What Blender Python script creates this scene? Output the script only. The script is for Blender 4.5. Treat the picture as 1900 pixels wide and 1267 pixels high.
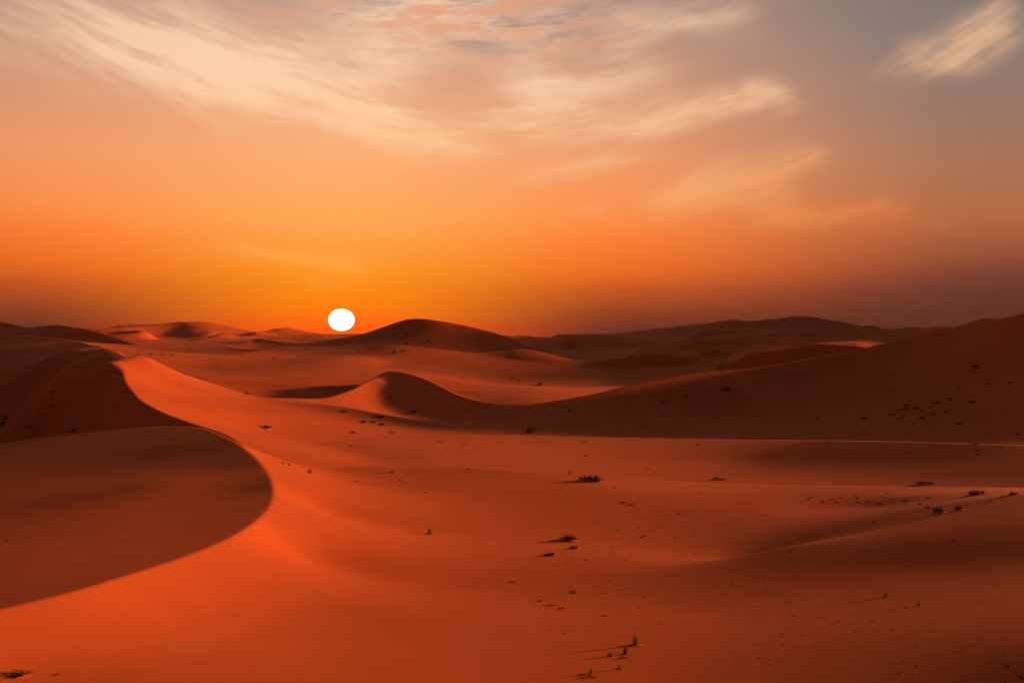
import bpy, math, random
import numpy as np
from mathutils import Vector, Matrix

R = math.radians
random.seed(7)
rng = np.random.default_rng(7)
scene = bpy.context.scene
for o in list(bpy.data.objects):
    bpy.data.objects.remove(o)
col = scene.collection

# ------------------------------------------------------------------ camera
FOC, U0, V0 = 1847.2, 950.0, 640.0        # photograph pixels (1900 x 1267); V0 = level of the lens
cam_d = bpy.data.cameras.new('camera')
cam_d.sensor_width = 36.0
cam_d.lens = 36.0 * FOC / 1900.0
cam_d.shift_y = (V0 - 633.5) / 1900.0
cam_d.clip_start = 0.3
cam_d.clip_end = 60000.0
cam = bpy.data.objects.new('camera', cam_d)
cam.location = (0, 0, 0)
cam.rotation_euler = (R(90), 0, 0)
col.objects.link(cam)
scene.camera = cam

scene.cycles.max_bounces = 4
scene.cycles.use_adaptive_sampling = True
scene.cycles.adaptive_threshold = .02
scene.cycles.diffuse_bounces = 2
# ------------------------------------------------------------------ light
SUN_AZ, SUN_EL = 70.0, 8.5               # the light that shapes the sand rakes in from the right
vs = scene.view_settings
vs.view_transform = 'Standard'
vs.look = 'None'
vs.gamma = 1.0
vs.exposure = 0.55
vs.use_curve_mapping = False
sd = bpy.data.lights.new('sun_lamp', 'SUN')
sd.energy = 5.0
sd.angle = R(3.0)
sd.color = (1.0, 0.49, 0.22)
sl = bpy.data.objects.new('sun_lamp', sd)
to_sun = Vector((math.sin(R(SUN_AZ)) * math.cos(R(SUN_EL)), math.cos(R(SUN_AZ)) * math.cos(R(SUN_EL)), math.sin(R(SUN_EL))))
sl.rotation_euler = to_sun.to_track_quat('Z', 'Y').to_euler()
sl.location = to_sun * 300
col.objects.link(sl)

# ------------------------------------------------------------------ node helpers
class G:
    """A node tree with arithmetic on sockets."""
    def __init__(self, tree): self.t = tree
    def node(self, kind, **kw):
        n = self.t.nodes.new(kind)
        for k, v in kw.items(): setattr(n, k, v)
        return n
    def link(self, a, b): self.t.links.new(a, b)
    def val(self, x): return S(self, None, float(x))
    def m(self, op, *args, clamp=False):
        n = self.node('ShaderNodeMath', operation=op)
        n.use_clamp = clamp
        for i, a in enumerate(args):
            if isinstance(a, S) and a.s is not None: self.link(a.s, n.inputs[i])
            else: n.inputs[i].default_value = a.c if isinstance(a, S) else float(a)
        return S(self, n.outputs[0])
    def mix(self, f, a, b):
        n = self.node('ShaderNodeMix', data_type='RGBA')
        n.clamp_factor = True
        for sock, x in ((n.inputs[0], f), (n.inputs[6], a), (n.inputs[7], b)):
            if isinstance(x, S): self.link(x.s, sock)
            elif hasattr(x, 'is_linked'): self.link(x, sock)
            elif isinstance(x, (int, float)): sock.default_value = x
            else: sock.default_value = (*x[:3], 1)
        return n.outputs[2]
    def combine(self, x, y, z):
        n = self.node('ShaderNodeCombineXYZ')
        for i, a in enumerate((x, y, z)):
            if isinstance(a, S) and a.s is not None: self.link(a.s, n.inputs[i])
            else: n.inputs[i].default_value = float(a)
        return n.outputs[0]
    def noise(self, vec, scale, detail=4, rough=.5, dist=0.0):
        n = self.node('ShaderNodeTexNoise')
        self.link(vec, n.inputs['Vector'])
        n.inputs['Scale'].default_value = scale
        n.inputs['Detail'].default_value = detail
        n.inputs['Roughness'].default_value = rough
        n.inputs['Distortion'].default_value = dist
        return S(self, n.outputs['Fac'])
    def ramp(self, fac, stops, interp='EASE'):
        n = self.node('ShaderNodeValToRGB')
        n.color_ramp.interpolation = interp
        el = n.color_ramp.elements
        while len(el) < len(stops): el.new(0.5)
        for e, (p, c) in zip(el, stops):
            e.position = p; e.color = (*c, 1)
        self.link(fac.s, n.inputs[0])
        return n.outputs[0]
class S:
    def __init__(self, g, s, c=None): self.g, self.s, self.c = g, s, c
    def __add__(self, o): return self.g.m('ADD', self, o)
    __radd__ = __add__
    def __sub__(self, o): return self.g.m('SUBTRACT', self, o)
    def __rsub__(self, o): return self.g.m('SUBTRACT', o, self)
    def __mul__(self, o): return self.g.m('MULTIPLY', self, o)
    __rmul__ = __mul__
    def __truediv__(self, o): return self.g.m('DIVIDE', self, o)
def smooth(g, x, a, b):
    n = g.node('ShaderNodeMapRange', interpolation_type='SMOOTHSTEP')
    g.link(x.s, n.inputs[0])
    n.inputs[1].default_value = a; n.inputs[2].default_value = b
    return S(g, n.outputs[0])
def lin(h):
    c = [int(h[i:i + 2], 16) / 255 for i in (0, 2, 4)]
    return tuple(x / 12.92 if x <= .04045 else ((x + .055) / 1.055) ** 2.4 for x in c)
def azel(u, v):
    """photograph pixel -> compass angle and height above the horizon, degrees"""
    a = math.atan((u - U0) / FOC)
    return math.degrees(a), math.degrees(math.atan((V0 - v) / FOC * math.cos(a)))

# ------------------------------------------------------------------ world: dusk sky with cirrus
world = bpy.data.worlds.new('World')
scene.world = world
world.use_nodes = True
wt = world.node_tree
wt.nodes.clear()
g = G(wt)
tc = g.node('ShaderNodeTexCoord')
sep = g.node('ShaderNodeSeparateXYZ')
g.link(tc.outputs['Generated'], sep.inputs[0])
dx, dy, dz = (S(g, sep.outputs[i]) for i in range(3))
AZ = g.m('ARCTAN2', dx, dy) * (180 / math.pi)
EL = g.m('ARCSINE', g.m('MINIMUM', g.m('MAXIMUM', dz, -1), 1)) * (180 / math.pi)
ELc = g.m('MAXIMUM', EL, 0)
DISC = azel(633.5, 594)
el01 = g.m('POWER', ELc / 90, 0.5)
def stops(rows): return [(math.sqrt(e / 90), lin(h)) for e, h in rows]
near = g.ramp(el01, stops([(0, 'F84E04'), (.93, 'FF5A02'), (1.86, 'FF7800'), (3.1, 'FF8804'), (4.34, 'FF9620'), (5.87, 'FFA240'), (7.4, 'FFAC58'), (10.4, 'FFAE72'),
                           (13.4, 'EEA97E'), (16.3, 'D8A488'), (19, 'C49C88'), (30, '8C807A'), (55, '625E5E'), (90, '525054')]), 'LINEAR')
mid = g.ramp(el01, stops([(0, '54231C'), (.93, '66291E'), (1.86, '8A3A1C'), (3.1, 'C0501A'), (4.34, 'F26C1C'), (5.87, 'FF7E32'), (7.4, 'FF904A'), (10.4, 'F29C68'),
                          (13.4, 'DA9874'), (16.3, 'C4947C'), (19, 'B08E80'), (30, '7A7270'), (55, '5C5A5A'), (90, '525054')]), 'LINEAR')
far = g.ramp(el01, stops([(0, '4A261F'), (.83, '502A21'), (1.6, '562D23'), (2.77, '60322A'), (3.88, '783E2E'), (5.2, '965236'), (6.6, 'AE663E'), (9.3, 'A67256'),
                          (12, '967668'), (14.6, '8A7870'), (16.7, '7E7672'), (30, '666262'), (55, '585658'), (90, '525054')]), 'LINEAR')
dA = AZ - DISC[0]
dAa = g.m('ABSOLUTE', dA)
g1 = smooth(g, dAa, 0, 17)
g2 = smooth(g, dAa, 13, 36)
base = g.mix(g2, g.mix(g1, near, mid), far)
glow = 1 - smooth(g, dAa, 4, 36)
# cirrus: wisps = long soft strokes in the sky, frayed by noise
vec = g.combine(AZ * 0.05, EL * 0.05, 0.0)
wn = g.node('ShaderNodeTexNoise'); g.link(vec, wn.inputs['Vector'])
wn.inputs['Scale'].default_value = 2.2; wn.inputs['Detail'].default_value = 2; wn.inputs['Roughness'].default_value = .5
wsep = g.node('ShaderNodeSeparateColor'); g.link(wn.outputs['Color'], wsep.inputs[0])
wx, wy = S(g, wsep.outputs[0]) - .5, S(g, wsep.outputs[1]) - .5
A2 = AZ + wx * 6.0
E2 = EL + wy * 3.0
def stroke(u0, v0, u1, v1, wid, amp):
    (a0, e0), (a1, e1) = azel(u0, v0), azel(u1, v1)
    ca, ce = (a0 + a1) / 2, (e0 + e1) / 2
    L = max(math.hypot(a1 - a0, e1 - e0) / 2, .4)
    tx, ty = (a1 - a0) / (2 * L), (e1 - e0) / (2 * L)
    w = wid / FOC * 57.3
    p, r = A2 - ca, E2 - ce
    s = (p * tx + r * ty) / (L * .8)
    d = (r * tx - p * ty) / w
    return g.m('EXPONENT', (s * s * s * s + d * d) * -0.7) * amp
strokes = [(-80, -60, 480, 140, 90, .65), (200, 70, 560, 190, 50, .8), (330, 120, 800, 175, 70, .7), (520, 215, 900, 270, 38, .75),
           (760, 270, 1120, 190, 42, .75), (900, 130, 1240, 120, 45, .5), (1060, 250, 1500, 165, 26, 1.0), (1360, 165, 1500, 172, 18, .7),
           (1690, 130, 1900, 40, 30, .75), (1720, 60, 1860, 50, 26, .4), (1640, 150, 1780, 110, 16, .35), (1240, 365, 1550, 272, 24, .9), (1180, 390, 1480, 355, 24, .7),
           (1360, 420, 1690, 376, 20, .75), (930, 350, 1210, 290, 16, .6), (380, 455, 740, 490, 14, .6), (560, 520, 720, 490, 24, .5),
           (1060, 390, 1130, 395, 10, .3), (640, 30, 1100, -20, 60, .5), (1080, 60, 1420, 5, 26, .55), (500, -60, 900, 40, 60, .35),
           (1720, 415, 1760, 405, 8, .25), (-500, 60, 20, -60, 60, .5), (1950, 240, 2500, 120, 40, .5), (200, 405, 300, 415, 14, .2)]
dens = None
for st in strokes:
    k = stroke(*st)
    dens = k if dens is None else dens + k
# streaky fibres: they sag towards the middle of the sky and sweep up on either side
sag = EL + wy * 1.2 - .010 * ((AZ + 3.1) * (AZ + 3.1))
fib = g.noise(g.combine(AZ * .10 + sag * .12, sag * .60, 3.7), 1.3, 5, .66)
puff = g.noise(g.combine(AZ * .16, (EL + A2 * .12) * .42, 9.1), 1.2, 4, .6)
gate = smooth(g, fib * .75 + puff * .35, .34, .76)
veil = smooth(g, puff * .5 + fib * .5, .45, .75) * smooth(g, EL, 10, 22) * .30
cover = smooth(g, dens * (gate * 1.15 + .34), -.12, 1.12) - .03 + veil * .5
cover = g.m('MAXIMUM', g.m('MINIMUM', cover, 1.0), 0.0)
cn = g.ramp(el01, stops([(0, 'FF7A10'), (4.4, 'FFA63C'), (7.4, 'FFB468'), (10.4, 'FFC48C'), (14.9, 'FFD4AE'), (20, 'F4CCAE'), (40, 'B8A498'), (90, '84807E')]), 'LINEAR')
cf = g.ramp(el01, stops([(0, '603028'), (4.4, 'A05430'), (7.4, 'E88048'), (10.4, 'E29868'), (14.9, 'DEB08E'), (20, 'CCAA92'), (40, '90867E'), (90, '74706E')]), 'LINEAR')
ccol = g.mix(glow, cf, cn)
skyc = g.mix(cover, base, ccol)
# peach-and-slate mottling high above the sun
mot = g.noise(g.combine(AZ * .30, EL * 1.5 - AZ * .1, 1.3), 1.0, 4, .6)
(ma, me) = azel(880, 15)
mask = g.m('EXPONENT', ((A2 - ma) / 9.0 * ((A2 - ma) / 9.0) + (EL - me) / 2.4 * ((EL - me) / 2.4)) * -1.0)
skyc = g.mix(mask * smooth(g, mot, .48, .62) * .85, skyc, lin('E6A07A'))
skyc = g.mix(mask * smooth(g, 1 - mot, .50, .66) * .8, skyc, lin('9C8A84'))
dA2 = g.m('ABSOLUTE', g.m('WRAP', dA, 180, -180))
skyc = g.mix(smooth(g, dA2, 40, 120) * .68, skyc, (0, 0, 0))      # the sky away from the sunset is duskier
up = g.node('ShaderNodeVectorMath', operation='SCALE')
g.link(skyc, up.inputs[0])
g.link((1 + .08 * g.m('EXPONENT', ELc * -.35)).s, up.inputs['Scale'])      # low sky brightened to offset the haze box
skyc = up.outputs[0]
bg1 = g.node('ShaderNodeBackground')
g.link(skyc, bg1.inputs[0])
bg1.inputs[1].default_value = 0.683
sky = g.node('ShaderNodeTexSky')
sky.sky_type = 'NISHITA'
sky.sun_disc = False
sky.sun_elevation = R(2.0)
sky.sun_rotation = R(SUN_AZ)
sky.dust_density = 4
bg2 = g.node('ShaderNodeBackground')
g.link(sky.outputs[0], bg2.inputs[0])
bg2.inputs[1].default_value = 0.05
mixb = g.node('ShaderNodeMixShader')
hi = smooth(g, EL, 24, 55)
g.link((hi * .6).s, mixb.inputs[0])
g.link(bg1.outputs[0], mixb.inputs[1]); g.link(bg2.outputs[0], mixb.inputs[2])
wo = g.node('ShaderNodeOutputWorld')
g.link(mixb.outputs[0], wo.inputs[0])
world.cycles.sampling_method = 'MANUAL'
world.cycles.sample_map_resolution = 1024

# ------------------------------------------------------------------ sand material
def sand_material():
    m = bpy.data.materials.new('sand')
    m.use_nodes = True
    t = m.node_tree; t.nodes.clear(); g = G(t)
    geo = g.node('ShaderNodeNewGeometry')
    pos = geo.outputs['Position']
    sep = g.node('ShaderNodeSeparateXYZ'); g.link(pos, sep.inputs[0])
    x, y, z = (S(g, sep.outputs[i]) for i in range(3))
    big = g.noise(pos, .035, 4, .55)
    mid = g.noise(g.combine(x * 1.0, y * .45, z), .5, 5, .6)
    fine = g.noise(pos, 18, 3, .6)
    c = g.mix(smooth(g, big, .3, .7), SAND_A, SAND_B)
    c = g.mix(smooth(g, mid, .35, .75) * .22, c, SAND_C)
    c = g.mix(smooth(g, fine, .4, .7) * .12, c, SAND_D)
    b = g.node('ShaderNodeBsdfPrincipled')
    g.link(c, b.inputs['Base Color'])
    b.inputs['Roughness'].default_value = .95
    b.inputs['Specular IOR Level'].default_value = .08
    # wind ripples and gentle unevenness
    rip = g.node('ShaderNodeTexWave', wave_type='BANDS', bands_direction='X', wave_profile='SIN')
    g.link(g.combine(x * 1.0 + y * .25, y, z), rip.inputs['Vector'])
    rip.inputs['Scale'].default_value = 1.5
    rip.inputs['Distortion'].default_value = 5.0
    rip.inputs['Detail'].default_value = 3
    rip.inputs['Detail Scale'].default_value = .8
    hgt = S(g, rip.outputs['Fac']) * .0014 + g.noise(pos, .5, 3, .5) * .022 + g.noise(pos, 6, 3, .6) * .004
    bp = g.node('ShaderNodeBump')
    bp.inputs['Strength'].default_value = .35
    bp.inputs['Distance'].default_value = 1.0
    g.link(hgt.s, bp.inputs['Height'])
    g.link(bp.outputs[0], b.inputs['Normal'])
    o = g.node('ShaderNodeOutputMaterial'); g.link(b.outputs[0], o.inputs[0])
    return m
SAND_A, SAND_B, SAND_C, SAND_D = (.64, .115, .024), (.58, .095, .018), (.50, .075, .014), (.68, .16, .05)
SAND = sand_material()

# ------------------------------------------------------------------ terrain: control curves
# every point is (photograph u, v, metres ahead) - a real place in front of the lens.
# A dune is what lies under all of its faces: windward and lee faces meet in a crest.
def world_pt(p):
    u, v, Y = p
    return ((u - U0) / FOC * Y, Y, (V0 - v) / FOC * Y)
def cat(pts, n):
    """Catmull-Rom through pixel points, depth in log"""
    P = np.array([(a, b, math.log(c)) for a, b, c in pts])
    P = np.vstack([2 * P[0] - P[1], P, 2 * P[-1] - P[-2]])
    out = []
    for i in range(1, len(P) - 2):
        seg = math.hypot(P[i + 1][0] - P[i][0], P[i + 1][1] - P[i][1])
        k = max(1, int(math.ceil(seg / n)))
        for j in range(k):
            t = j / k
            out.append(.5 * (2 * P[i] + (P[i + 1] - P[i - 1]) * t + (2 * P[i - 1] - 5 * P[i] + 4 * P[i + 1] - P[i + 2]) * t * t
                             + (-P[i - 1] + 3 * P[i] - 3 * P[i + 1] + P[i + 2]) * t ** 3))
    out.append(P[-2])
    o = np.array(out)
    o[:, 2] = np.exp(o[:, 2])
    return o
# mesh grid in (bearing, log distance): fine in the view, coarse elsewhere
tv = np.arange(-29.5, 29.5001, .085)
to = []
x = 29.5; st = .2
while x < 180:
    x += st; st = min(st * 1.12, 5); to.append(min(x, 180))
th_g = np.radians(np.concatenate([-np.array(to)[::-1], tv, np.array(to)]))
lr = [math.log(4.0)]
while math.exp(lr[-1]) < 3150:
    r = math.exp(lr[-1])
    lr.append(lr[-1] + (.03 if r < 18 else .0052 if r < 1500 else .008 if r < 2700 else .03))
lr_g = np.array(lr)
nt, nr = len(th_g), len(lr_g)
RG = np.exp(lr_g)
TH, RR = np.meshgrid(th_g, RG, indexing='ij')
X, Y = RR * np.sin(TH), RR * np.cos(TH)

def cubic_interp(ax, vals, x):
    """Catmull-Rom along axis 0"""
    i = np.clip(np.searchsorted(ax, x) - 1, 1, len(ax) - 3)
    x0, x1 = ax[i], ax[i + 1]
    h = x1 - x0
    t = ((x - x0) / h)[:, None]
    m0 = (vals[i + 1] - vals[i - 1]) / (ax[i + 1] - ax[i - 1])[:, None] * h[:, None]
    m1 = (vals[i + 2] - vals[i]) / (ax[i + 2] - ax[i])[:, None] * h[:, None]
    return (2 * t ** 3 - 3 * t ** 2 + 1) * vals[i] + (t ** 3 - 2 * t ** 2 + t) * m0 + (-2 * t ** 3 + 3 * t ** 2) * vals[i + 1] + (t ** 3 - t ** 2) * m1
def win(u0, u1, y0, y1):
    """index window of the grid: photograph columns u0..u1, distances y0..y1"""
    i = np.nonzero((th_g >= math.atan2(u0 - U0, FOC)) & (th_g <= math.atan2(u1 - U0, FOC)))[0]
    j = np.nonzero((RG >= y0) & (RG <= y1))[0]
    return slice(i[0], i[-1] + 1), slice(j[0], j[-1] + 1)
def face(pix, w, lam=1e-5, xyz=(), whole=False):
    """smooth sheet of sand (thin plate) through points, evaluated over a window of the grid"""
    P = np.array([world_pt(p) for p in pix] + list(xyz))
    th, r = np.arctan2(P[:, 0], P[:, 1]), np.hypot(P[:, 0], P[:, 1])
    c = np.stack([th, np.log(r)], 1)
    n = len(c)
    d2 = ((c[:, None] - c[None]) ** 2).sum(2) + 1e-13
    A = np.zeros((n + 3, n + 3))
    A[:n, :n] = .5 * d2 * np.log(d2) + np.eye(n) * lam
    A[:n, n] = 1; A[:n, n + 1:] = c; A[n, :n] = 1; A[n + 1:, :n] = c.T
    sol = np.linalg.solve(A, np.concatenate([P[:, 2] / r, np.zeros(3)]))
    tg, lg = th_g[w[0]], lr_g[w[1]]
    ct = np.arange(tg[0] - .03, tg[-1] + .03, .012) if not whole else np.radians(np.concatenate([np.arange(-186, -40, 3.), np.arange(-40, 40, .8), np.arange(40, 187, 3.)]))
    cl = np.arange(lg[0] - .06, lg[-1] + .07, .028 if not whole else .05)
    out = np.empty((len(ct), len(cl)))
    for k, t in enumerate(ct):
        dd = (t - c[None, :, 0]) ** 2 + (cl[:, None] - c[None, :, 1]) ** 2 + 1e-13
        out[k] = (.5 * dd * np.log(dd)) @ sol[:n] + sol[n] + sol[n + 1] * t + sol[n + 2] * cl
    return cubic_interp(cl, cubic_interp(ct, out, tg).T, lg).T * RG[w[1]][None]
def crest_line(pix, w, drop=.0):
    """crest as distance and height over bearing (single valued); beyond its ends it sinks by `drop`"""
    d = cat(pix, 6)
    W = np.array([world_pt(p) for p in d])
    th, r = np.arctan2(W[:, 0], W[:, 1]), np.hypot(W[:, 0], W[:, 1])
    o = np.argsort(th)
    tg = th_g[w[0]]
    rc = np.exp(np.interp(tg, th[o], np.log(r[o])))
    wc = np.interp(tg, th[o], (W[:, 2] / r)[o])
    out = np.maximum(th[o][0] - tg, 0) + np.maximum(tg - th[o][-1], 0)
    return rc, wc * rc - out * rc * drop
def lee(pix, w, m, drop=.0, front=None):
    rc, zc = crest_line(pix, w, drop)
    d = RG[w[1]][None] - rc[:, None]
    return zc[:, None] - np.where(d > 0, m, m if front is None else front) * d
def lattice(x, y, seed):
    """smooth value noise in -1..1"""
    t = np.random.default_rng(seed).uniform(-1, 1, (256, 256))
    i, j = np.floor(x).astype(int), np.floor(y).astype(int)
    a, b = x - i, y - j
    a, b = a * a * (3 - 2 * a), b * b * (3 - 2 * b)
    i0, i1, j0, j1 = i & 255, (i + 1) & 255, j & 255, (j + 1) & 255
    return (1 - a) * ((1 - b) * t[i0, j0] + b * t[i0, j1]) + a * ((1 - b) * t[i1, j0] + b * t[i1, j1])
def ridge(pix, w, mf, mb, drop=.15, conc=.5):
    """simple far dune: concave windward front with oblique spurs, straight lee"""
    rc, zc = crest_line(pix, w, drop)
    d = (rc[:, None] - RG[w[1]][None])
    L = rc[:, None] * .06
    tg = th_g[w[0]]
    wc = zc / rc
    # away from the crest the spurs run off to the side and soften
    u = np.maximum(d / rc[:, None], 0)
    x, y = X[w], Y[w]
    sc = rc.mean() * .05
    T = tg[:, None] + u * .55 + u * .5 * lattice(x / sc, y / sc, 5)
    soft = wc.copy()
    ker = np.exp(-np.linspace(-2, 2, 41) ** 2); ker /= ker.sum()
    soft = np.convolve(np.pad(wc, 20, mode='edge'), ker, 'valid')
    f1 = np.interp(T, tg, wc); f2 = np.interp(T, tg, soft)
    m = np.clip(u / .03, 0, 1)
    zc = (f1 * (1 - m) + f2 * m) * rc[:, None]
    rid = 1 - 2 * np.abs(lattice(x / sc / 1.2 + y / sc * .4, y / sc - x / sc * .3, 11))
    zc = zc + np.clip(u / .02, 0, 1) * rid * rc[:, None] * .0010
    f = np.where(d > 0, -mf * (conc * L * (1 - np.exp(-np.maximum(d, 0) / L)) + (1 - conc) * d), mb * d)
    return zc + f
def smin(a, b, k):
    h = np.maximum(k - np.abs(a - b), 0) / k
    return np.minimum(a, b) - h * h * k * .25
def smax(a, b, k): return -smin(-a, -b, k)

def dense(pix, n=30): return [tuple(p) for p in cat(pix, n)]
# ---- curves
NEAR = [(0, 1130, 30), (130, 1098, 33.5), (250, 1062, 38), (340, 1033, 42.5), (420, 1000, 48), (470, 970, 54), (496, 945, 60.5), (505, 930, 65), (508, 915, 70), (505, 893, 76.5), (493, 870, 84), (472, 846, 94), (440, 820, 107)]
NEAR_TOP = [(-300, 865, 176), (-150, 842, 170), (0, 822, 163), (150, 802, 155), (250, 793, 149), (320, 790, 142), (380, 795, 130), (440, 820, 107), (470, 832, 107), (500, 843, 108), (545, 859, 110), (600, 866, 114), (700, 866, 117), (850, 866, 119),
            (1000, 877, 113), (1200, 890, 107), (1400, 899, 103), (1650, 903, 93), (1900, 905, 82.5), (2150, 905, 73)]
RISE = [(300, 960, 120), (360, 850, 130), (400, 818, 136), (430, 811, 139), (490, 822, 144), (560, 825, 152), (650, 815, 167), (750, 808, 182), (850, 805, 188), (1000, 808, 190), (1200, 812, 183), (1400, 815, 164), (1600, 817, 138), (1800, 822, 118), (2000, 830, 103), (2200, 835, 94)]
LEFT = [(520, 862, 114), (470, 840, 121), (440, 822, 128), (415, 806, 134), (380, 793, 141), (340, 780, 149), (290, 760, 161), (250, 735, 176), (228, 705, 191), (222, 682, 205), (230, 664, 220)]
MID_TOP = [(-300, 608, 520), (-150, 614, 480), (0, 619, 425), (60, 622, 390), (140, 631, 325), (200, 646, 255), (232, 659, 224), (260, 658, 226), (330, 690, 236), (400, 713, 246), (460, 733, 256), (540, 738, 266), (600, 737, 275), (650, 722, 292), (685, 706, 310), (712, 728, 318),
           (760, 765, 310), (800, 790, 290), (900, 820, 270), (1000, 850, 260)]
BOWL_TOP = [(660, 730, 300), (680, 710, 311), (697, 697, 321), (716, 689, 328), (738, 688, 327), (766, 694, 320), (800, 706, 308), (850, 730, 291), (900, 744, 281), (950, 749, 276), (1000, 747, 278), (1100, 730, 290), (1180, 711, 304), (1300, 691, 322), (1400, 681, 334), (1500, 664, 346), (1600, 645, 352), (1700, 622, 352),
            (1750, 611, 350), (1810, 597, 344), (1850, 592, 338), (1900, 578, 330), (1960, 562, 331), (2050, 500, 336), (2250, 450, 332)]  # last points lie out of view, raised to cast shade on the middle dunes
LEDGE = [(660, 655, 490), (720, 640, 500), (780, 643, 503), (850, 651, 506), (920, 658, 510), (980, 663, 515), (1030, 667, 520), (1080, 672, 525), (1140, 677, 530), (1200, 678, 533), (1280, 673, 540), (1340, 667, 548), (1420, 663, 560), (1520, 662, 575)]
SPUR = [(385, 668, 432), (405, 678, 410), (430, 690, 385)]
PEAK_TOP = [(330, 672, 420), (385, 668, 432), (440, 655, 470), (520, 642, 530), (580, 634, 580), (640, 627, 620), (690, 618, 610), (720, 603, 592), (745, 590, 580), (780, 588, 574), (820, 593, 572), (870, 603, 580), (920, 616, 590), (950, 627, 597), (975, 638, 600), (1010, 647, 603), (1060, 655, 606), (1120, 664, 606)]
FARS = [  # far dunes: crest, front slope, lee slope
    ([(-300, 560, 1100), (-100, 586, 980), (0, 596, 900), (55, 608, 850), (100, 603, 800), (150, 609, 740), (200, 622, 660), (260, 640, 560), (300, 655, 480)], .2, .2),
    ([(250, 650, 790), (270, 648, 800), (330, 641, 820), (380, 631, 840), (415, 619, 850), (450, 627, 860), (480, 630, 870), (560, 640, 850)], .12, .25),
    ([(470, 632, 770), (486, 628, 760), (520, 633, 740), (560, 636, 720), (600, 637, 700)], .12, .25),
    ([(120, 630, 1250), (205, 618, 1240), (240, 614, 1230), (290, 607, 1220), (330, 599, 1210), (355, 599, 1200), (380, 597, 1200), (420, 604, 1210), (460, 614, 1220), (480, 617, 1230), (510, 614, 1230),
      (534, 609, 1230), (560, 613, 1240), (600, 619, 1260), (640, 619, 1280), (690, 620, 1300), (760, 622, 1300), (960, 630, 1300)], .10, .2),
    ([(900, 632, 900), (960, 629, 905), (1010, 627, 920), (1025, 626, 920), (1060, 628, 930), (1110, 626, 940), (1140, 625, 950), (1200, 632, 960), (1280, 640, 960)], .10, .2),
    ([(985, 648, 760), (1030, 642, 780), (1055, 632, 800), (1085, 640, 780), (1120, 650, 755), (1150, 660, 720)], .12, .25),
    ([(1060, 655, 690), (1100, 650, 700), (1135, 659, 690), (1180, 652, 710), (1260, 645, 740), (1310, 637, 760), (1340, 625, 780), (1400, 617, 800), (1450, 611, 815), (1500, 609, 820), (1550, 613, 830), (1600, 619, 840), (1640, 622, 850), (1700, 622, 860)], .12, .25),
    ([(1320, 640, 690), (1420, 634, 700), (1480, 624, 690), (1540, 632, 680), (1590, 640, 670)], .14, .25),
    ([(1590, 636, 640), (1630, 619, 650), (1660, 611, 655), (1695, 608, 660), (1730, 613, 665), (1770, 612, 680), (1800, 601, 700), (1830, 592, 720), (1900, 590, 740), (2100, 570, 760)], .15, .2),
    ([(820, 632, 2350), (900, 630, 2300), (1060, 628, 2300), (1140, 626, 2250), (1180, 623, 2200), (1260, 609, 2150), (1310, 601, 2100), (1362, 593, 2080), (1385, 596, 2080), (1440, 592, 2080), (1460, 588, 2080), (1495, 586, 2090),
      (1530, 592, 2120), (1565, 596, 2150), (1600, 605, 2200), (1625, 604, 2200), (1650, 611, 2250), (1750, 618, 2300), (1950, 620, 2350)], .12, .15),
]
# ---- faces
FORE = [(-250, 1267, 23), (0, 1267, 24.6), (250, 1267, 25.4), (500, 1267, 26.2), (750, 1267, 26.8), (1000, 1267, 26.8), (1250, 1267, 26), (1500, 1267, 24.4), (1700, 1267, 23), (1900, 1267, 21.6), (2200, 1267, 19.5),
 (300, 1130, 35.0), (500, 1130, 38.4), (750, 1130, 40.9), (1000, 1130, 41.8), (1250, 1130, 40.4), (1500, 1130, 36.5), (1900, 1130, 29.6), (2200, 1130, 26),
 (560, 1030, 53), (700, 1030, 56.5), (900, 1030, 60.3), (1150, 1030, 60.8), (1400, 1030, 57.6),
 (600, 945, 74), (700, 945, 78.5), (900, 945, 84), (1150, 945, 85), (1400, 945, 82), (1600, 940, 79),
 (1900, 916, 62), (1800, 937, 60.5), (1700, 960, 59), (1600, 985, 57), (1450, 1015, 55), (1900, 1000, 44.5), (1700, 1050, 43.2), (2150, 900, 60),
 (1850, 911, 75.5), (1700, 920, 80), (640, 895, 98), (800, 900, 99), (1100, 905, 97)]
HOLLOW = [(380, 960, 59), (300, 900, 78.5), (200, 960, 63), (100, 1040, 44.5), (0, 950, 73), (100, 870, 104), (0, 1040, 46), (-250, 960, 78), (400, 870, 88), (250, 850, 105), (440, 910, 73.8)]
RISE_F = [(560, 860, 125), (620, 848, 138), (800, 840, 148), (1000, 843, 150), (1200, 849, 146), (1400, 854, 136), (1650, 858, 114), (1900, 864, 96), (480, 840, 135), (700, 880, 112), (1100, 900, 108), (1500, 904, 99.5), (1900, 906, 83.5), (2100, 900, 76.5)]
LEFT_F = [(0, 800, 228), (100, 790, 206), (200, 785, 180), (0, 755, 240), (110, 755, 208), (200, 745, 189), (0, 710, 254), (100, 700, 222), (170, 700, 206), (0, 665, 290), (100, 660, 250), (60, 640, 320), (-250, 700, 300), (-250, 800, 250)]
MID_F = [(330, 735, 200), (400, 760, 190), (300, 700, 218), (450, 790, 184), (500, 803, 185), (480, 765, 208), (550, 770, 215), (560, 800, 195), (640, 790, 212), (640, 755, 250), (700, 780, 235), (690, 765, 258), (735, 755, 298), (700, 735, 297), (760, 790, 235), (770, 778, 275), (810, 785, 258),
 (850, 800, 228), (1000, 812, 222), (1300, 830, 212), (1700, 840, 200), (2100, 860, 170)]
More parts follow.
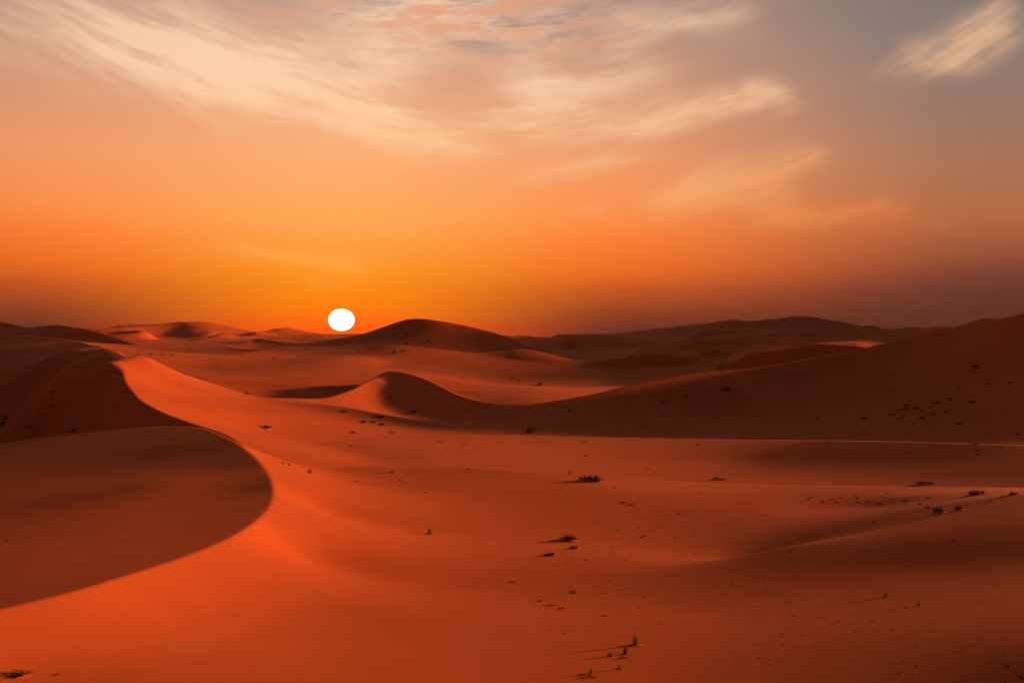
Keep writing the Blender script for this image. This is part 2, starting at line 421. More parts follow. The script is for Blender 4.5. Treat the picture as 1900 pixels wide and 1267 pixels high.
BOWL_F = [(900, 790, 241), (1000, 790, 244), (1100, 780, 256), (1200, 790, 256), (1300, 760, 284), (1300, 715, 308), (1400, 790, 256), (1500, 740, 299), (1500, 690, 331), (1600, 780, 260), (1650, 700, 321), (1650, 655, 342),
 (1800, 780, 247), (1800, 700, 299), (1800, 640, 325), (1900, 780, 235), (1900, 700, 281), (1900, 630, 309), (2100, 700, 240), (2100, 800, 180)]
LEDGE_F = [(760, 690, 420), (850, 733, 325), (900, 745, 313), (950, 749, 308), (1000, 747, 310), (900, 712, 400), (1000, 717, 395), (1060, 731, 335), (780, 700, 370), (1150, 700, 455), (850, 680, 465), (760, 665, 475), (950, 680, 480), (1080, 690, 480), (1250, 685, 470), (700, 690, 405), (1400, 675, 480), (600, 692, 430), (540, 684, 470), (480, 690, 450), (400, 700, 440), (300, 700, 440), (1200, 800, 290), (1350, 800, 300), (1500, 770, 315), (1650, 740, 330), (1800, 720, 340)]
PEAK_F = [(800, 640, 530), (870, 650, 535), (940, 660, 540), (1010, 668, 545), (780, 615, 552), (850, 620, 558), (720, 640, 525), (720, 620, 565),
 (620, 660, 480), (520, 665, 455), (450, 678, 412), (690, 670, 445), (600, 688, 390), (500, 690, 376), (640, 700, 370), (700, 692, 400), (800, 722, 440), (950, 735, 440), (1080, 735, 440)]
SPUR_F = [(350, 681, 415), (355, 690, 400), (395, 698, 372), (330, 690, 425), (470, 640, 400), (460, 600, 470), (600, 500, 480), (800, 400, 560), (640, 560, 420)]
# ---- floor of the desert between and beyond the dunes
FLOOR = [(400, 706, 320), (480, 718, 320), (560, 722, 322), (640, 708, 345), (380, 694, 350), (500, 692, 372), (600, 690, 384), (300, 657, 420), (330, 678, 400), (343, 690, 358), (250, 648, 480), (350, 655, 480), (380, 648, 600), (450, 648, 560), (330, 652, 620), (430, 640, 720), (560, 638, 800), (620, 633, 900),
 (200, 640, 480), (300, 632, 1050), (380, 630, 1100), (450, 630, 1050), (540, 629, 1050), (650, 628, 1080),
 (1000, 645, 800), (1100, 640, 860), (1180, 642, 900), (1200, 645, 850), (1260, 630, 1500), (1360, 627, 1700), (1480, 626, 1700), (1580, 626, 1700), (1100, 630, 1700),
 (1200, 668, 620), (1300, 662, 640), (1400, 652, 650), (1450, 655, 600), (1550, 648, 620), (1500, 640, 740), (850, 790, 330), (1000, 800, 320), (1200, 722, 420), (1500, 692, 470), (700, 660, 690), (900, 650, 690)]
OWN = np.zeros((nt, nr), int)
def build_terrain():
    own = [0]
    W0 = (slice(0, nt), slice(0, nr))
    low = []
    for th in range(-180, 180, 12):
        rr = [6, 10, 20, 60, 130, 190, 240] if abs(th) < 36 else [8, 20, 60, 180, 500, 1500, 4500, 9000]
        for r in rr:
            z = -8.9 if r < 12 else (-24 if abs(th) < 36 and r > 18 else -13.5 + 4 * math.sin(th * .2 + math.log(r) * 2.1))
            if r > 400: z = -6 + 12 * math.sin(th * .13 + math.log(r) * 3)
            low.append((r * math.sin(R(th)), r * math.cos(R(th)), z))
    for th in (-33, -24, -16, -8, 0, 8, 16, 24, 33):
        for r in (2700, 3200, 4200):
            low.append((r * math.sin(R(th)), r * math.cos(R(th)), r * .0035))
    G0 = face(FLOOR, W0, 1e-4, low, whole=True)
    Zc = G0.copy()
    def put(w, z, k=.004):
        own[0] += 1
        OWN[w] = np.where(z > Zc[w], own[0], OWN[w])
        Zc[w] = smax(Zc[w], z, k * RG[w[1]][None])
    for k, (c, mf, mb) in enumerate(FARS[::-1]):
        w = win(c[0][0] - 260, c[-1][0] + 260, min(p[2] for p in c) * .72, max(p[2] for p in c) * 1.6)
        z = ridge(c, w, mf, mb)
        put(w, z, .004)
    # the peak with its lit flank and the dark spur
    w = win(200, 1400, 330, 900)
    z = smin(face(PEAK_F + dense(PEAK_TOP[1:-2]) + dense(SPUR), w, 2e-5), lee(PEAK_TOP, w, .28, .2), .006 * RG[w[1]][None])
    z = smin(z, face(SPUR_F + dense(SPUR), w, 1e-5), .004 * RG[w[1]][None])
    put(w, z)
    w = win(250, 1900, 270, 800)
    z = smin(face(LEDGE_F + dense(LEDGE), w, 2e-5), lee(LEDGE, w, .22, .0), .003 * RG[w[1]][None])
    put(w, z, .012)
    # the long middle dune: left crest, saddle, bowl and the dark hill on the right
    w = win(-900, 2900, 110, 800)
    z = smin(face(MID_F + dense(MID_TOP[6:15]) + dense(LEFT), w, 2e-5), lee(MID_TOP, w, .34), .0015 * RG[w[1]][None])
    z = smin(z, face(LEFT_F + dense(LEFT) + dense(MID_TOP[:6]), w, 2e-5), .006 * RG[w[1]][None])
    put(w, z, .002)
    # the slip face that sweeps from the middle peak round into the dark right-hand hill
    w = win(500, 2900, 150, 620)
    slip = []
    for q in dense(BOWL_TOP[2:9]):
        x, y, h = world_pt(q)
        slip += [(x - .8 * d, y - .6 * d, h - .22 * d) for d in (9, 20, 33)]
    z = smin(face(BOWL_F + dense(BOWL_TOP[1:]), w, 2e-5, slip), lee(BOWL_TOP, w, .34, 2.0), .0012 * RG[w[1]][None])
    put(w, z, .010)
    w = win(150, 2900, 72, 420)
    z = smin(face(RISE_F + dense(RISE[3:]), w, 2e-5), lee(RISE, w, .28, 2.0, .06), .0007 * RG[w[1]][None])
    rcn, _ = crest_line(NEAR_TOP, w)
    z = np.where(RG[w[1]][None] < rcn[:, None] * 1.004, -60.0, z)       # the rise begins behind the near swell
    put(w, z, .002)
    w = win(-2200, 4000, 4, 420)
    under = [(r * math.sin(R(t)), r * math.cos(R(t)), -8.8) for t in (-40, -20, 0, 20, 40) for r in (7, 13)]
    z = smin(face(FORE + dense(NEAR, 14) + dense(NEAR_TOP[8:]), w, 3e-6, under), lee(NEAR_TOP, w, .15), .0012 * RG[w[1]][None])
    z = smin(z, face(HOLLOW + dense(NEAR, 14) + dense(NEAR_TOP[:7]), w, 3e-6), .0012 * RG[w[1]][None])
    put(w, z, .001)
    # outside the view everything eases into open, gently rolling desert
    a = np.clip((np.abs(np.degrees(th_g)) - 31) / 14, 0, 1)
    a = (a * a * (3 - 2 * a))[:, None]
    Glow = np.where(RG[None] > 25, np.maximum(G0, -15), G0)
    Zc = Zc * (1 - a) + Glow * a
    # unseen great dune, added beyond the right edge to shade the far right
    ax, ay, bx, by = 690, 820, 1800, 2700
    L2 = (bx - ax) ** 2 + (by - ay) ** 2
    t = ((X - ax) * (bx - ax) + (Y - ay) * (by - ay)) / L2
    tt = np.clip(t, 0, 1)
    d = np.hypot(X - ax - tt * (bx - ax), Y - ay - tt * (by - ay))
    Zc = Zc + (130 + 150 * tt) * np.exp(-(d / (110 + 100 * tt)) ** 2)
    t2 = np.clip(((X - 470) * 90 + (Y - 600) * 160) / (90 ** 2 + 160 ** 2), 0, 1)
    Zc = Zc + 62 * np.exp(-(np.hypot(X - 470 - 90 * t2, Y - 600 - 160 * t2) / 72) ** 2)  # second unseen dune, added to shade the ground behind the right hill
    # small dunes and hummocks riding on the far sand
    far = np.clip((RR - 480) / 500, 0, 1)
    rid = 1 - 2 * np.abs(lattice(X / 55 + Y / 140, Y / 75 - X / 160, 3))
    rid2 = 1 - 2 * np.abs(lattice(X / 23, Y / 30 + X / 60, 4))
    return Zc + far * (rid * 1.3 + rid2 * .3)
Z = build_terrain()

def ground_z(x, y):
    t, l = math.atan2(x, y), math.log(max(math.hypot(x, y), 4.1))
    i = min(max(np.searchsorted(th_g, t) - 1, 0), nt - 2); j = min(max(np.searchsorted(lr_g, l) - 1, 0), nr - 2)
    a = (t - th_g[i]) / (th_g[i + 1] - th_g[i]); b = (l - lr_g[j]) / (lr_g[j + 1] - lr_g[j])
    return float((1 - a) * ((1 - b) * Z[i, j] + b * Z[i, j + 1]) + a * ((1 - b) * Z[i + 1, j] + b * Z[i + 1, j + 1]))
def on_sand(u, v):
    """first place where the sight line through a photograph pixel meets the sand"""
    t = math.atan2(u - U0, FOC)
    s = (V0 - v) / math.hypot(FOC, u - U0)
    i = min(max(np.searchsorted(th_g, t) - 1, 0), nt - 2)
    a = (t - th_g[i]) / (th_g[i + 1] - th_g[i])
    prof = ((1 - a) * Z[i] + a * Z[i + 1]) / np.exp(lr_g)
    k = np.nonzero((prof >= s) & (lr_g > math.log(15)))[0]
    if not len(k): return None
    k = k[0]
    f = 0 if prof[k] == prof[k - 1] else (s - prof[k - 1]) / (prof[k] - prof[k - 1])
    r = math.exp(lr_g[k - 1] + max(0, min(1, f)) * (lr_g[k] - lr_g[k - 1]))
    x, y = r * math.sin(t), r * math.cos(t)
    return Vector((x, y, ground_z(x, y)))

# split where one dune stands in front of the next
def split_r(rows):
    u = np.array([math.atan2(a - U0, FOC) for a, b in rows]); y = np.array([b / math.cos(math.atan2(a - U0, FOC)) for a, b in rows])
    return np.exp(np.interp(th_g, u, np.log(y)))
SPL = [split_r([(-400, 240), (0, 214), (150, 190), (300, 162), (380, 147), (430, 160), (500, 170), (560, 178), (650, 189), (750, 199), (850, 205), (1000, 207), (1200, 198), (1400, 180), (1600, 153), (1900, 127), (2300, 115)]),
       split_r([(-400, 520), (0, 455), (140, 365), (230, 245), (330, 252), (460, 273), (600, 295), (690, 345), (760, 336), (850, 304), (1000, 292), (1180, 318), (1400, 350), (1600, 372), (1740, 370), (1900, 350), (2300, 350)]),
       split_r([(-400, 620), (0, 640), (100, 690), (200, 720), (330, 680), (450, 680), (640, 660), (720, 630), (780, 615), (950, 640), (1060, 650), (1200, 600), (1400, 600), (1900, 600), (2300, 600)]),
       split_r([(-400, 1400), (0, 1350), (500, 1370), (900, 1300), (1200, 1100), (1500, 1100), (1900, 1100), (2300, 1100)])]
NAMES = ['foreground_dune', 'middle_dune', 'background_dune', 'distant_dunes', 'desert_ground']
cellr = np.exp((lr_g[:-1] + lr_g[1:]) / 2)
band = np.zeros((nt - 1, nr - 1), int)
for s in SPL:
    sm = (s[:-1] + s[1:]) / 2
    band += (cellr[None, :] > sm[:, None])
verts = np.stack([X, Y, Z], 2).reshape(-1, 3)
vi = np.arange(nt * nr).reshape(nt, nr)
quads = np.stack([vi[:-1, :-1], vi[1:, :-1], vi[1:, 1:], vi[:-1, 1:]], 2)   # seen from above: counter-clockwise after flip below
quads = quads[:, :, ::-1]
def grid_mesh(name, q):
    used, inv = np.unique(q, return_inverse=True)
    me = bpy.data.meshes.new(name)
    v = verts[used].astype(np.float32)
    f = inv.reshape(-1, 4).astype(np.int32)
    me.vertices.add(len(v)); me.vertices.foreach_set('co', v.ravel())
    me.loops.add(f.size); me.loops.foreach_set('vertex_index', f.ravel())
    me.polygons.add(len(f))
    me.polygons.foreach_set('loop_start', np.arange(0, f.size, 4, dtype=np.int32))
    me.polygons.foreach_set('use_smooth', np.ones(len(f), bool))
    me.update(calc_edges=True)
    me.materials.append(SAND)
    return me
for k, nm in enumerate(NAMES):
    me = grid_mesh(nm, quads[band == k])
    o = bpy.data.objects.new(nm, me)
    o['kind'] = 'structure'
    col.objects.link(o)

# ------------------------------------------------------------------ the sun's disc, low above the dunes
def mat_emit(name, c, s):
    m = bpy.data.materials.new(name); m.use_nodes = True
    t = m.node_tree; t.nodes.clear(); g = G(t)
    e = g.node('ShaderNodeEmission'); e.inputs[0].default_value = (*c, 1); e.inputs[1].default_value = s
    o = g.node('ShaderNodeOutputMaterial'); g.link(e.outputs[0], o.inputs[0])
    return m
def sun_disc():
    D = 30000.0
    me = bpy.data.meshes.new('sun')
    import bmesh
    bm = bmesh.new()
    bmesh.ops.create_icosphere(bm, subdivisions=5, radius=1)
    for f in bm.faces: f.smooth = True
    bm.to_mesh(me); bm.free()
    em = mat_emit('sun_light', (1.0, .97, .92), 1.8)
    em.cycles.emission_sampling = 'NONE'
    me.materials.append(em)
    o = bpy.data.objects.new('sun', me)
    o.location = ((633.5 - U0) / FOC * D, D, (V0 - 593.5) / FOC * D)
    o.scale = (24.0 / FOC * D, 24.0 / FOC * D, 20.3 / FOC * D)
    o['label'] = 'white flattened sun disc hanging just above the far dunes'
    o['category'] = 'sun'
    col.objects.link(o)
sun_disc()

# ------------------------------------------------------------------ plants
def plain_mat(name, c1, c2, rough=.85, scale=30):
    m = bpy.data.materials.new(name); m.use_nodes = True
    t = m.node_tree; t.nodes.clear(); g = G(t)
    oi = g.node('ShaderNodeObjectInfo')
    geo = g.node('ShaderNodeNewGeometry')
    nz = g.noise(geo.outputs['Position'], scale, 2, .5)
    c = g.mix(smooth(g, nz * .7 + S(g, oi.outputs['Random']) * .3, .3, .7), c1, c2)
    b = g.node('ShaderNodeBsdfPrincipled')
    g.link(c, b.inputs['Base Color'])
    b.inputs['Roughness'].default_value = rough
    b.inputs['Specular IOR Level'].default_value = .2
    o = g.node('ShaderNodeOutputMaterial'); g.link(b.outputs[0], o.inputs[0])
    return m
M_GREEN = plain_mat('grass_green', (.10, .14, .03), (.17, .18, .045))
M_DRY = plain_mat('dry_twig', (.060, .028, .012), (.12, .055, .02))
M_LEAF = plain_mat('shrub_leaf', (.035, .038, .014), (.06, .05, .018))
def mesh_of(name, V, F, mat):
    me = bpy.data.meshes.new(name)
    me.from_pydata(V, [], F)
    me.materials.append(mat)
    me.update()
    return me
def blade(V, F, base, tip, wid, bend, rnd):
    """one tapered, bent blade: two crossed-in segments ending in a point"""
    b, t = Vector(base), Vector(tip)
    d = t - b
    side = d.cross(Vector((rnd.uniform(-1, 1), rnd.uniform(-1, 1), rnd.uniform(-.3, .3))))
    if side.length < 1e-6: side = Vector((1, 0, 0))
    side.normalize()
    mid = b + d * .55 + Vector((0, 0, bend * d.length))
    n = len(V)
    V += [b - side * wid, b + side * wid, mid - side * wid * .75, mid + side * wid * .75, t]
    F += [(n, n + 1, n + 3, n + 2), (n + 2, n + 3, n + 4)]
def grass_blades(seed, num=46):
    rnd = random.Random(seed); V, F = [], []
    for _ in range(num):
        a = rnd.uniform(0, 2 * math.pi); lean = abs(rnd.gauss(0, .33))
        L = rnd.uniform(.45, 1.0)
        b = (rnd.gauss(0, .10), rnd.gauss(0, .10), -.05)
        blade(V, F, b, (b[0] + math.cos(a) * lean * L * .8, b[1] + math.sin(a) * lean * L * .8, L * math.cos(min(lean, 1.2))), rnd.uniform(.012, .022), rnd.uniform(.0, .12), rnd)
    return V, F
def dry_stems(seed, num=60, flat=.45, spread=.5):
    rnd = random.Random(seed); V, F = [], []
    for _ in range(num):
        a = rnd.uniform(0, 2 * math.pi); r = spread * math.sqrt(rnd.random()) * .8
        b = (math.cos(a) * r, math.sin(a) * r, -.08)
        a2 = a + rnd.gauss(0, .9); L = rnd.uniform(.2, .5)
        h = (1 - (r / spread) ** 2) * flat * rnd.uniform(.4, 1.1) + .05
        blade(V, F, b, (b[0] + math.cos(a2) * L * .5, b[1] + math.sin(a2) * L * .5, h), rnd.uniform(.012, .028), rnd.uniform(0, .15), rnd)
    return V, F
def shrub_twigs(seed, num=240):
    """spiky flattened dome, unit width and height"""
    rnd = random.Random(seed); V, F = [], []
    k = rnd.randint(2, 4)
    cen = [(rnd.uniform(-.3, .3), rnd.uniform(-.25, .25), rnd.uniform(.55, 1.0), rnd.uniform(.14, .26)) for _ in range(k)]
    for _ in range(num):
        cx, cy, ch, cr = rnd.choice(cen)
        a = rnd.uniform(0, 2 * math.pi); r = cr * math.sqrt(rnd.random()) * .5
        b = (cx + math.cos(a) * r, cy + math.sin(a) * r, -.08)
        a2 = a + rnd.gauss(0, .8); el = rnd.uniform(.12, 1.4)
        L = rnd.uniform(.45, 1.05)
        t = (b[0] + math.cos(a2) * math.cos(el) * L * cr * 1.6, b[1] + math.sin(a2) * math.cos(el) * L * cr * 1.6, ch * math.sin(el) * L)
        blade(V, F, b, t, rnd.uniform(.007, .016), rnd.uniform(-.05, .18), rnd)
    return V, F
def shrub_leaves(seed, num=130):
    rnd = random.Random(seed); V, F = [], []
    for _ in range(num):
        a = rnd.uniform(0, 2 * math.pi); r = .42 * math.sqrt(rnd.random())
        z = (1 - (r / .45) ** 2) * rnd.uniform(.15, .8)
        c = Vector((math.cos(a) * r, math.sin(a) * r, max(z, .03)))
        d = Vector((rnd.uniform(-1, 1), rnd.uniform(-1, 1), rnd.uniform(-.2, 1))).normalized()
        e = d.cross(Vector((rnd.uniform(-1, 1), rnd.uniform(-1, 1), rnd.uniform(-1, 1)))).normalized()
        n = len(V); l, w = rnd.uniform(.04, .08), rnd.uniform(.012, .022)
        V += [c - d * l, c + e * w, c + d * l, c - e * w]; F += [(n, n + 1, n + 2, n + 3)]
    return V, F
ME_GRASS = [mesh_of('blades', *grass_blades(i), M_GREEN) for i in range(5)]
ME_STEM = [mesh_of('dry_stems', *dry_stems(20 + i), M_DRY) for i in range(5)]
ME_TWIG = [mesh_of('twigs', *shrub_twigs(40 + i), M_DRY) for i in range(6)]
ME_LEAF = [mesh_of('leaves', *shrub_leaves(60 + i), M_LEAF) for i in range(4)]
ME_TUFT = [mesh_of('dry_tuft', *dry_stems(80 + i, 46, .9, .5), M_DRY) for i in range(6)]
def sand_mound(cx, cy, wx, wy, h, tail):
    """small drift of sand caught by a plant, with a tail on its lee side"""
    V, F = [], []
    nu, nv = 22, 7
    gz0 = ground_z(cx, cy)
    for j in range(nv + 1):
        t = j / nv
        for i in range(nu):
            a = 2 * math.pi * i / nu
            ex = wx * (1 + (tail if math.cos(a) < 0 else 0) * abs(math.cos(a)))
            x, y = math.cos(a) * ex * t, math.sin(a) * wy * t
            k = 1 + .12 * math.sin(3 * a + cx)
            x *= k; y *= k
            V.append((x, y, ground_z(cx + x, cy + y) - gz0 + h * (math.cos(math.pi * t) * .5 + .5) - .05 * h - .004 - .02 * h * (t > .99)))
    for j in range(nv):
        for i in range(nu):
            p, q = j * nu + i, j * nu + (i + 1) % nu
            F.append((p, p + nu, q + nu, q))
    me = mesh_of('sand_mound', V, F, SAND)
    me.polygons.foreach_set('use_smooth', [True] * len(F))
    return me
prnd = random.Random(99)
def child(name, me, parent, loc=(0, 0, 0), scale=(1, 1, 1), rz=0):
    o = bpy.data.objects.new(name, me); col.objects.link(o)
    o.parent = parent; o.location = loc; o.scale = scale; o.rotation_euler = (0, 0, rz)
    return o
def plant(kind, u, v, wpx, hpx, label, group=None):
    p = on_sand(u, v)
    if p is None: return None
    s = math.hypot(p.x, p.y) / FOC
    W, H = wpx * s, hpx * s
    rz = prnd.uniform(0, 6.28)
    if kind == 'tuft':
        o = bpy.data.objects.new('dry_tuft', prnd.choice(ME_TUFT)); col.objects.link(o)
        o.location = p; o.scale = (W, W * .8, H); o.rotation_euler = (0, 0, prnd.uniform(-.5, .5))
        cat_ = 'dry tuft'
    else:
        nm = {'grass': 'grass_tuft', 'shrub': 'desert_shrub'}[kind]
        o = bpy.data.objects.new(nm, None); col.objects.link(o)
        o.empty_display_size = .2
        o.location = p
        if kind == 'grass':
            child('blades', prnd.choice(ME_GRASS), o, scale=(H, H, H), rz=rz)
            child('dry_stems', prnd.choice(ME_STEM), o, scale=(W, W * .8, H * .45), rz=prnd.uniform(-.4, .4))
            child('sand_mound', sand_mound(p.x, p.y, W * .75, W * .7, H * .12, .8), o)
            cat_ = 'grass tuft'
        else:
            up = H * .12
            child('twigs', prnd.choice(ME_TWIG), o, (0, 0, up), (W, W * .7, H * .72), prnd.choice((0, math.pi)) + prnd.uniform(-.3, .3))
            child('leaves', prnd.choice(ME_LEAF), o, (0, 0, up), (W * .9, W * .6, H * .8), prnd.uniform(-.3, .3))
            child('sand_mound', sand_mound(p.x, p.y, W * .62, W * .5, H * .28, .5), o)
            cat_ = 'shrub'
    o['label'] = label; o['category'] = cat_
    if group: o['group'] = group
    return o
PLANTS = [
 ('grass', 797, 991, 12, 20, 'lone green grass tuft with a long shadow on the bright slope'),
 ('grass', 728, 877, 12, 12, 'small green tuft on the low swell midway between two smaller tufts'),
 ('grass', 575, 878, 9, 12, 'small green tuft where the bright ridge meets the low swell'),
 ('grass', 1057, 881, 8, 10, 'tiny pale green sprig just above the widest dark shrub'),
 ('grass', 1178, 1197, 32, 26, 'largest green grass clump near the bottom edge, growing from a dark base'),
 ('grass', 1160, 1213, 15, 20, 'upright green tuft just below the largest bottom grass clump'),
 ('tuft', 1131, 1218, 12, 15, 'dark upright dry tuft left of the bottom green clumps'),
 ('tuft', 1156, 1221, 20, 6, 'flat dark dry tuft directly below the upright green tuft'),
 ('grass', 1149, 1241, 13, 13, 'thin brownish sprig with few stems near the bottom edge'),
 ('grass', 1096, 1249, 13, 13, 'yellow green sprig nearest the bottom edge, above a flat dark tuft'),
 ('tuft', 1092, 1257, 34, 6, 'flat wide dark tuft nearest the bottom edge below the yellow green sprig'),
 ('tuft', 1079, 1252, 16, 6, 'small dark tuft touching the left of the yellow green sprig'),
 ('grass', 1643, 1107, 10, 13, 'faint pale grass sprig in the shaded right foreground'),
 ('grass', 1705, 1123, 12, 10, 'small bright green tuft in the shaded right foreground'),
 ('grass', 1870, 1237, 16, 9, 'dark green tuft in the bottom right corner'),
 ('tuft', 1896, 1259, 14, 9, 'dark tuft at the very right edge of the bottom corner'),
 ('shrub', 1095, 894, 68, 20, 'widest dark shrub, sprawling on the crest of the low swell'),
 ('shrub', 1052, 1004, 48, 22, 'ragged dark shrub in the middle foreground with spiky top'),
 ('shrub', 1066, 1018, 26, 9, 'small flat shrub touching the lower right of the ragged foreground shrub'),
 ('shrub', 1019, 1031, 30, 11, 'small dark shrub lower left of the ragged foreground shrub'),
 ('tuft', 1155, 933, 14, 7, 'left one of two dark tufts side by side below the widest shrub'),
 ('tuft', 1170, 937, 14, 5, 'right one of two dark tufts side by side below the widest shrub'),
 ('tuft', 1193, 996, 14, 6, 'single dark tuft on open sand right of the ragged foreground shrub'),
 ('tuft', 1260, 953, 9, 4, 'tiny dark tuft alone on open sand right of the paired tufts'),
 ('shrub', 1333, 890, 32, 7, 'thin low dark shrub on the swell right of the widest shrub'),
 ('shrub', 1720, 898, 40, 8, 'long thin low shrub on the swell at the right'),
 ('shrub', 1811, 919, 44, 17, 'dense rounded dark shrub near the right edge'),
 ('shrub', 1741, 953, 26, 20, 'pointed triangular dark shrub on the right soft ridge'),
 ('shrub', 1780, 947, 20, 14, 'small greenish shrub right of the pointed triangular shrub'),
 ('tuft', 1721, 943, 12, 7, 'small dark tuft just left of the pointed triangular shrub'),
 ('tuft', 1860, 923, 9, 8, 'small dark tuft between the rounded shrub and the right edge'),
 ('shrub', 1882, 918, 28, 8, 'low slanting shrub at the right edge beyond the rounded shrub'),
 ('tuft', 1836, 931, 18, 5, 'flat dark tuft below the dense rounded shrub'),
 ('tuft', 1633, 936, 18, 5, 'flat dark tuft left of the long row on the right sand'),
 ('tuft', 1681, 930, 18, 5, 'flat dark tuft below the long thin shrub at the right'),
 ('tuft', 1622, 969, 9, 5, 'tiny dark tuft alone below the scatter at the right'),
 ('tuft', 1768, 1004, 18, 7, 'dark tuft on the shaded slope below the right shrubs'),
 ('shrub', 986, 803, 28, 16, 'dark green slanting shrub behind the straight crest of the rise'),
 ('tuft', 1055, 764, 9, 7, 'small dark tuft on the shaded slope above the slanting green shrub'),
 ('shrub', 1347, 725, 24, 13, 'dark rounded shrub alone on the shaded slope of the bowl'),
 ('tuft', 1228, 747, 14, 7, 'lower left of two dark tufts left of the rounded slope shrub'),
 ('tuft', 1272, 736, 14, 6, 'upper right of two dark tufts left of the rounded slope shrub'),
 ('tuft', 950, 703, 11, 5, 'left one of two small tufts on the bright bowl slope'),
 ('tuft', 963, 707, 10, 5, 'right one of two small tufts on the bright bowl slope'),
 ('shrub', 1002, 715, 14, 9, 'round dark shrub on the bright bowl slope'),
 ('shrub', 639, 765, 20, 7, 'low shrub left of the four shrubs below the middle peak'),
 ('shrub', 701, 775, 24, 9, 'darkest low shrub, topmost of the four below the middle peak'),
 ('shrub', 675, 784, 18, 7, 'left of three low shrubs in a row below the middle peak'),
 ('shrub', 692, 785, 14, 7, 'middle of three low shrubs in a row below the middle peak'),
 ('shrub', 708, 789, 18, 7, 'right of three low shrubs in a row below the middle peak'),
 ('shrub', 767, 766, 22, 9, 'slanting low shrub at the edge of the shade below the middle peak'),
 ('tuft', 655, 803, 20, 5, 'dry tuft above the left part of the rise crest'),
 ('tuft', 727, 803, 12, 5, 'dry tuft just above the rise crest below the row of shrubs'),
 ('tuft', 719, 739, 9, 5, 'upper of two faint tufts high on the middle peak slope'),
 ('tuft', 723, 751, 7, 4, 'lower of two faint tufts high on the middle peak slope'),
 ('shrub', 493, 794, 24, 9, 'slanting dark shrub on the bright face of the left dune'),
 ('tuft', 458, 730, 14, 5, 'dark tuft on the saddle crest of the left dune'),
 ('shrub', 140, 801, 22, 9, 'dark shrub just behind the edge of the shaded hollow'),
 ('tuft', 100, 753, 20, 5, 'lower of two dark tufts on the dark left dune face'),
 ('tuft', 98, 729, 13, 7, 'upper of two dark tufts on the dark left dune face'),
 ('tuft', 78, 768, 16, 4, 'faint tuft below the two tufts on the dark left dune face'),
 ('tuft', 58, 793, 26, 4, 'long faint tuft near the foot of the left dune'),
 ('shrub', 9, 779, 14, 14, 'upper dark shrub at the very left edge'),
 ('shrub', 5, 790, 14, 12, 'lower dark shrub at the very left edge'),
 ('tuft', 12, 1003, 8, 4, 'tiny dark tuft in the shaded hollow at the left edge'),
 ('shrub', 22, 1252, 62, 12, 'dark shrub on a sand hump in the bottom left corner'),
 ('tuft', 103, 1252, 16, 4, 'tiny dark stem right of the bottom left corner shrub'),
 ('tuft', 732, 656, 12, 9, 'lowest dark tuft on the left flank of the tall far peak'),
 ('tuft', 795, 635, 14, 5, 'wide dark tuft in the middle of the tall far peak'),
 ('tuft', 508, 665, 7, 4, 'lone speck of a tuft on the red slope below the sun'),
 ('shrub', 1808, 684, 24, 13, 'dark shrub high on the dark right dune'),
 ('tuft', 525, 860, 11, 5, 'left of two dry tufts on the bright ridge edge'),
 ('tuft', 536, 863, 13, 5, 'right of two dry tufts on the bright ridge edge'),
 ('tuft', 1063, 1100, 20, 7, 'dark green tuft below the middle foreground shrubs'),
 ('tuft', 1022, 1123, 30, 5, 'long dark streak of dry stems in the lower middle sand'),
 ('tuft', 1002, 1115, 16, 4, 'dry stems at the left end of the long dark streak'),
 ('tuft', 1041, 1129, 16, 5, 'dry stems at the right end of the long dark streak'),
 ('tuft', 1120, 1143, 20, 4, 'flat dry tuft right of the long dark streak'),
 ('tuft', 951, 1080, 16, 4, 'flat dry tuft left of the dark green tuft in the lower middle'),
]
for row in PLANTS: plant(*row)
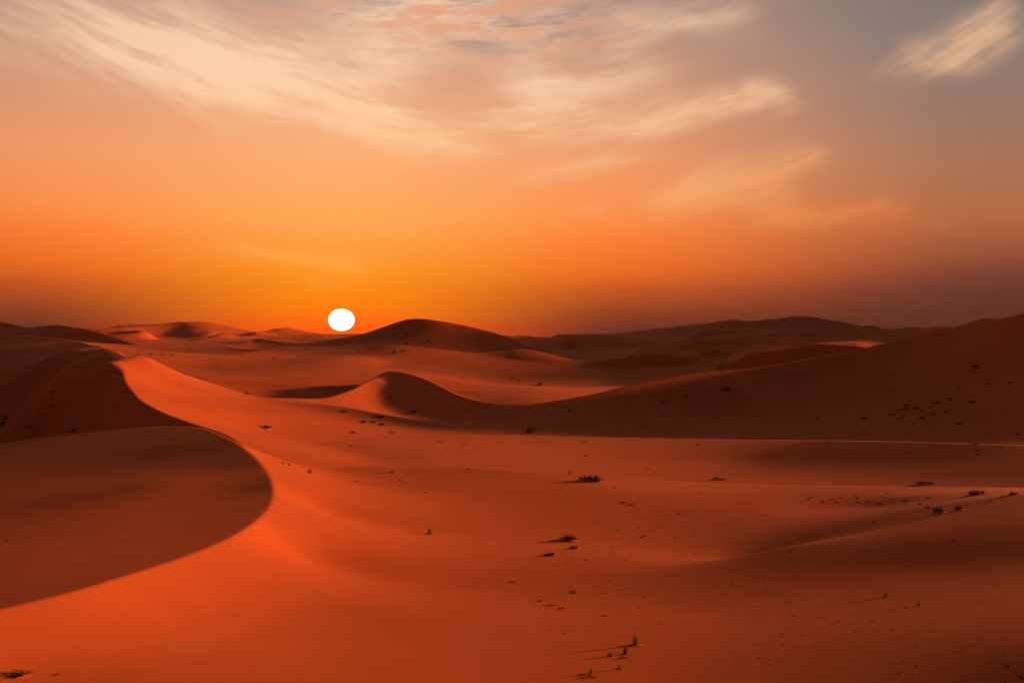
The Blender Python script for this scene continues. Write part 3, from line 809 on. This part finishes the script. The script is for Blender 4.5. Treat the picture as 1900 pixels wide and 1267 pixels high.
GROUPS = [
 ('dark tufts scattered on the foot of the right dune', 'tufts scattered at the foot of the right dune',
  [(1515, 777, 11, 5), (1600, 774, 16, 5), (1602, 780, 12, 5), (1655, 770, 14, 6), (1674, 774, 14, 5), (1682, 753, 17, 6), (1680, 761, 16, 6), (1699, 759, 14, 7), (1711, 763, 15, 5), (1726, 756, 11, 4), (1738, 749, 19, 6),
   (1730, 769, 20, 6), (1711, 776, 14, 8), (1755, 764, 16, 5), (1762, 741, 17, 5), (1803, 747, 16, 6), (1781, 786, 18, 5), (1727, 794, 8, 4), (1780, 723, 12, 4), (1835, 713, 14, 5), (1875, 711, 14, 5), (1812, 824, 10, 10), (1812, 836, 11, 5), (1813, 844, 12, 5), (1855, 830, 14, 4), (1890, 806, 12, 4)]),
 ('small dark tufts high on the far peak', 'tufts on the far peak', [(755, 623, 9, 5), (753, 638, 9, 5), (750, 652, 9, 5), (782, 639, 9, 4)]),
 ('tiny dark tufts on the plain behind the left dune', 'tufts on the plain behind the left dune', [(257, 658, 9, 4), (280, 658, 9, 4), (302, 658, 9, 4), (318, 660, 9, 4), (350, 650, 9, 4)]),
 ('tiny dry tufts in a row along the right swell', 'tufts along the right swell', [(1500, 927, 9, 4), (1507, 922, 9, 3), (1526, 933, 9, 4), (1543, 927, 13, 4), (1551, 932, 10, 4), (1560, 924, 9, 3), (1588, 919, 9, 3), (1590, 925, 10, 4), (1592, 932, 9, 4), (1610, 931, 10, 3), (1640, 923, 12, 3), (1654, 925, 9, 3), (1648, 916, 9, 3), (1706, 936, 9, 5), (1722, 924, 14, 3)]),
 ('faint dry tufts on the smooth rise', 'tufts on the rise', [(815, 820, 12, 3), (863, 824, 13, 3), (650, 828, 8, 4), (1084, 820, 10, 3), (1087, 846, 11, 3), (1295, 825, 12, 3), (1375, 812, 11, 3), (1538, 820, 8, 3), (1682, 840, 9, 3), (1202, 871, 7, 3), (868, 871, 9, 4), (660, 893, 12, 3), (742, 892, 9, 3), (789, 914, 11, 3), (1140, 905, 9, 3)]),
]
ORD = ('first second third fourth fifth sixth seventh eighth ninth tenth eleventh twelfth thirteenth fourteenth fifteenth sixteenth seventeenth eighteenth nineteenth twentieth '
       'twenty-first twenty-second twenty-third twenty-fourth twenty-fifth twenty-sixth').split()
for label, grp, rows in GROUPS:
    rows.sort()
    for k, (u, v, w_, h_) in enumerate(rows):
        plant('tuft', u, v, w_, h_, '%s from the left of the %s' % (ORD[k], label), grp)
# crumbs of dry plants and wind-scoured nicks strewn over the right foreground: too many and too small to count
def litter():
    V, F = [], []
    rnd = random.Random(5)
    for _ in range(300):
        if rnd.random() < .55: u, v = rnd.gauss(1620, 170), rnd.gauss(1180, 60)
        else: u, v = rnd.gauss(1250, 190), rnd.gauss(1060, 75)
        if not (930 < u < 1960 and 905 < v < 1290): continue
        p = on_sand(u, v)
        if p is None: continue
        s = p.length / FOC
        n0 = rnd.randint(1, 3)
        for _k in range(n0):
            L = rnd.uniform(1.5, 7) * s; h = rnd.uniform(.3, 1.4) * s
            a = rnd.gauss(.15, .35)
            x, y = p.x + rnd.gauss(0, 2 * s), p.y + rnd.gauss(0, 2 * s)
            x2, y2 = x + math.cos(a) * L, y + math.sin(a) * L
            za, zb = ground_z(x, y), ground_z(x2, y2)
            blade(V, F, (x, y, za - .1 * h), (x2, y2, zb + .1 * h), .45 * s, h / max(L, 1e-6) * .8, rnd)
    o = bpy.data.objects.new('dry_plant_litter', mesh_of('dry_plant_litter', V, F, M_DRY))
    o['kind'] = 'stuff'
    o['label'] = 'fine dark crumbs of dry plants strewn over the right foreground sand'
    o['category'] = 'litter'
    col.objects.link(o)
litter()

def haze_box():
    b, t, q = -40.0, 300.0, 3250.0
    V = [(x, y, z) for z in (b, t) for y in (-q, q) for x in (-q, q)]
    F = [(0, 2, 3, 1), (4, 5, 7, 6), (0, 1, 5, 4), (2, 6, 7, 3), (0, 4, 6, 2), (1, 3, 7, 5)]
    m = bpy.data.materials.new('haze'); m.use_nodes = True
    t_ = m.node_tree; t_.nodes.clear(); g = G(t_)
    pv = g.node('ShaderNodeVolumePrincipled')
    pv.inputs['Color'].default_value = (.85, .55, .42, 1)
    pv.inputs['Density'].default_value = 2.5e-5
    pv.inputs['Anisotropy'].default_value = .3
    o = g.node('ShaderNodeOutputMaterial'); g.link(pv.outputs[0], o.inputs['Volume'])
    ob = bpy.data.objects.new('haze', mesh_of('haze', V, F, m))
    ob['kind'] = 'stuff'
    col.objects.link(ob)
haze_box()
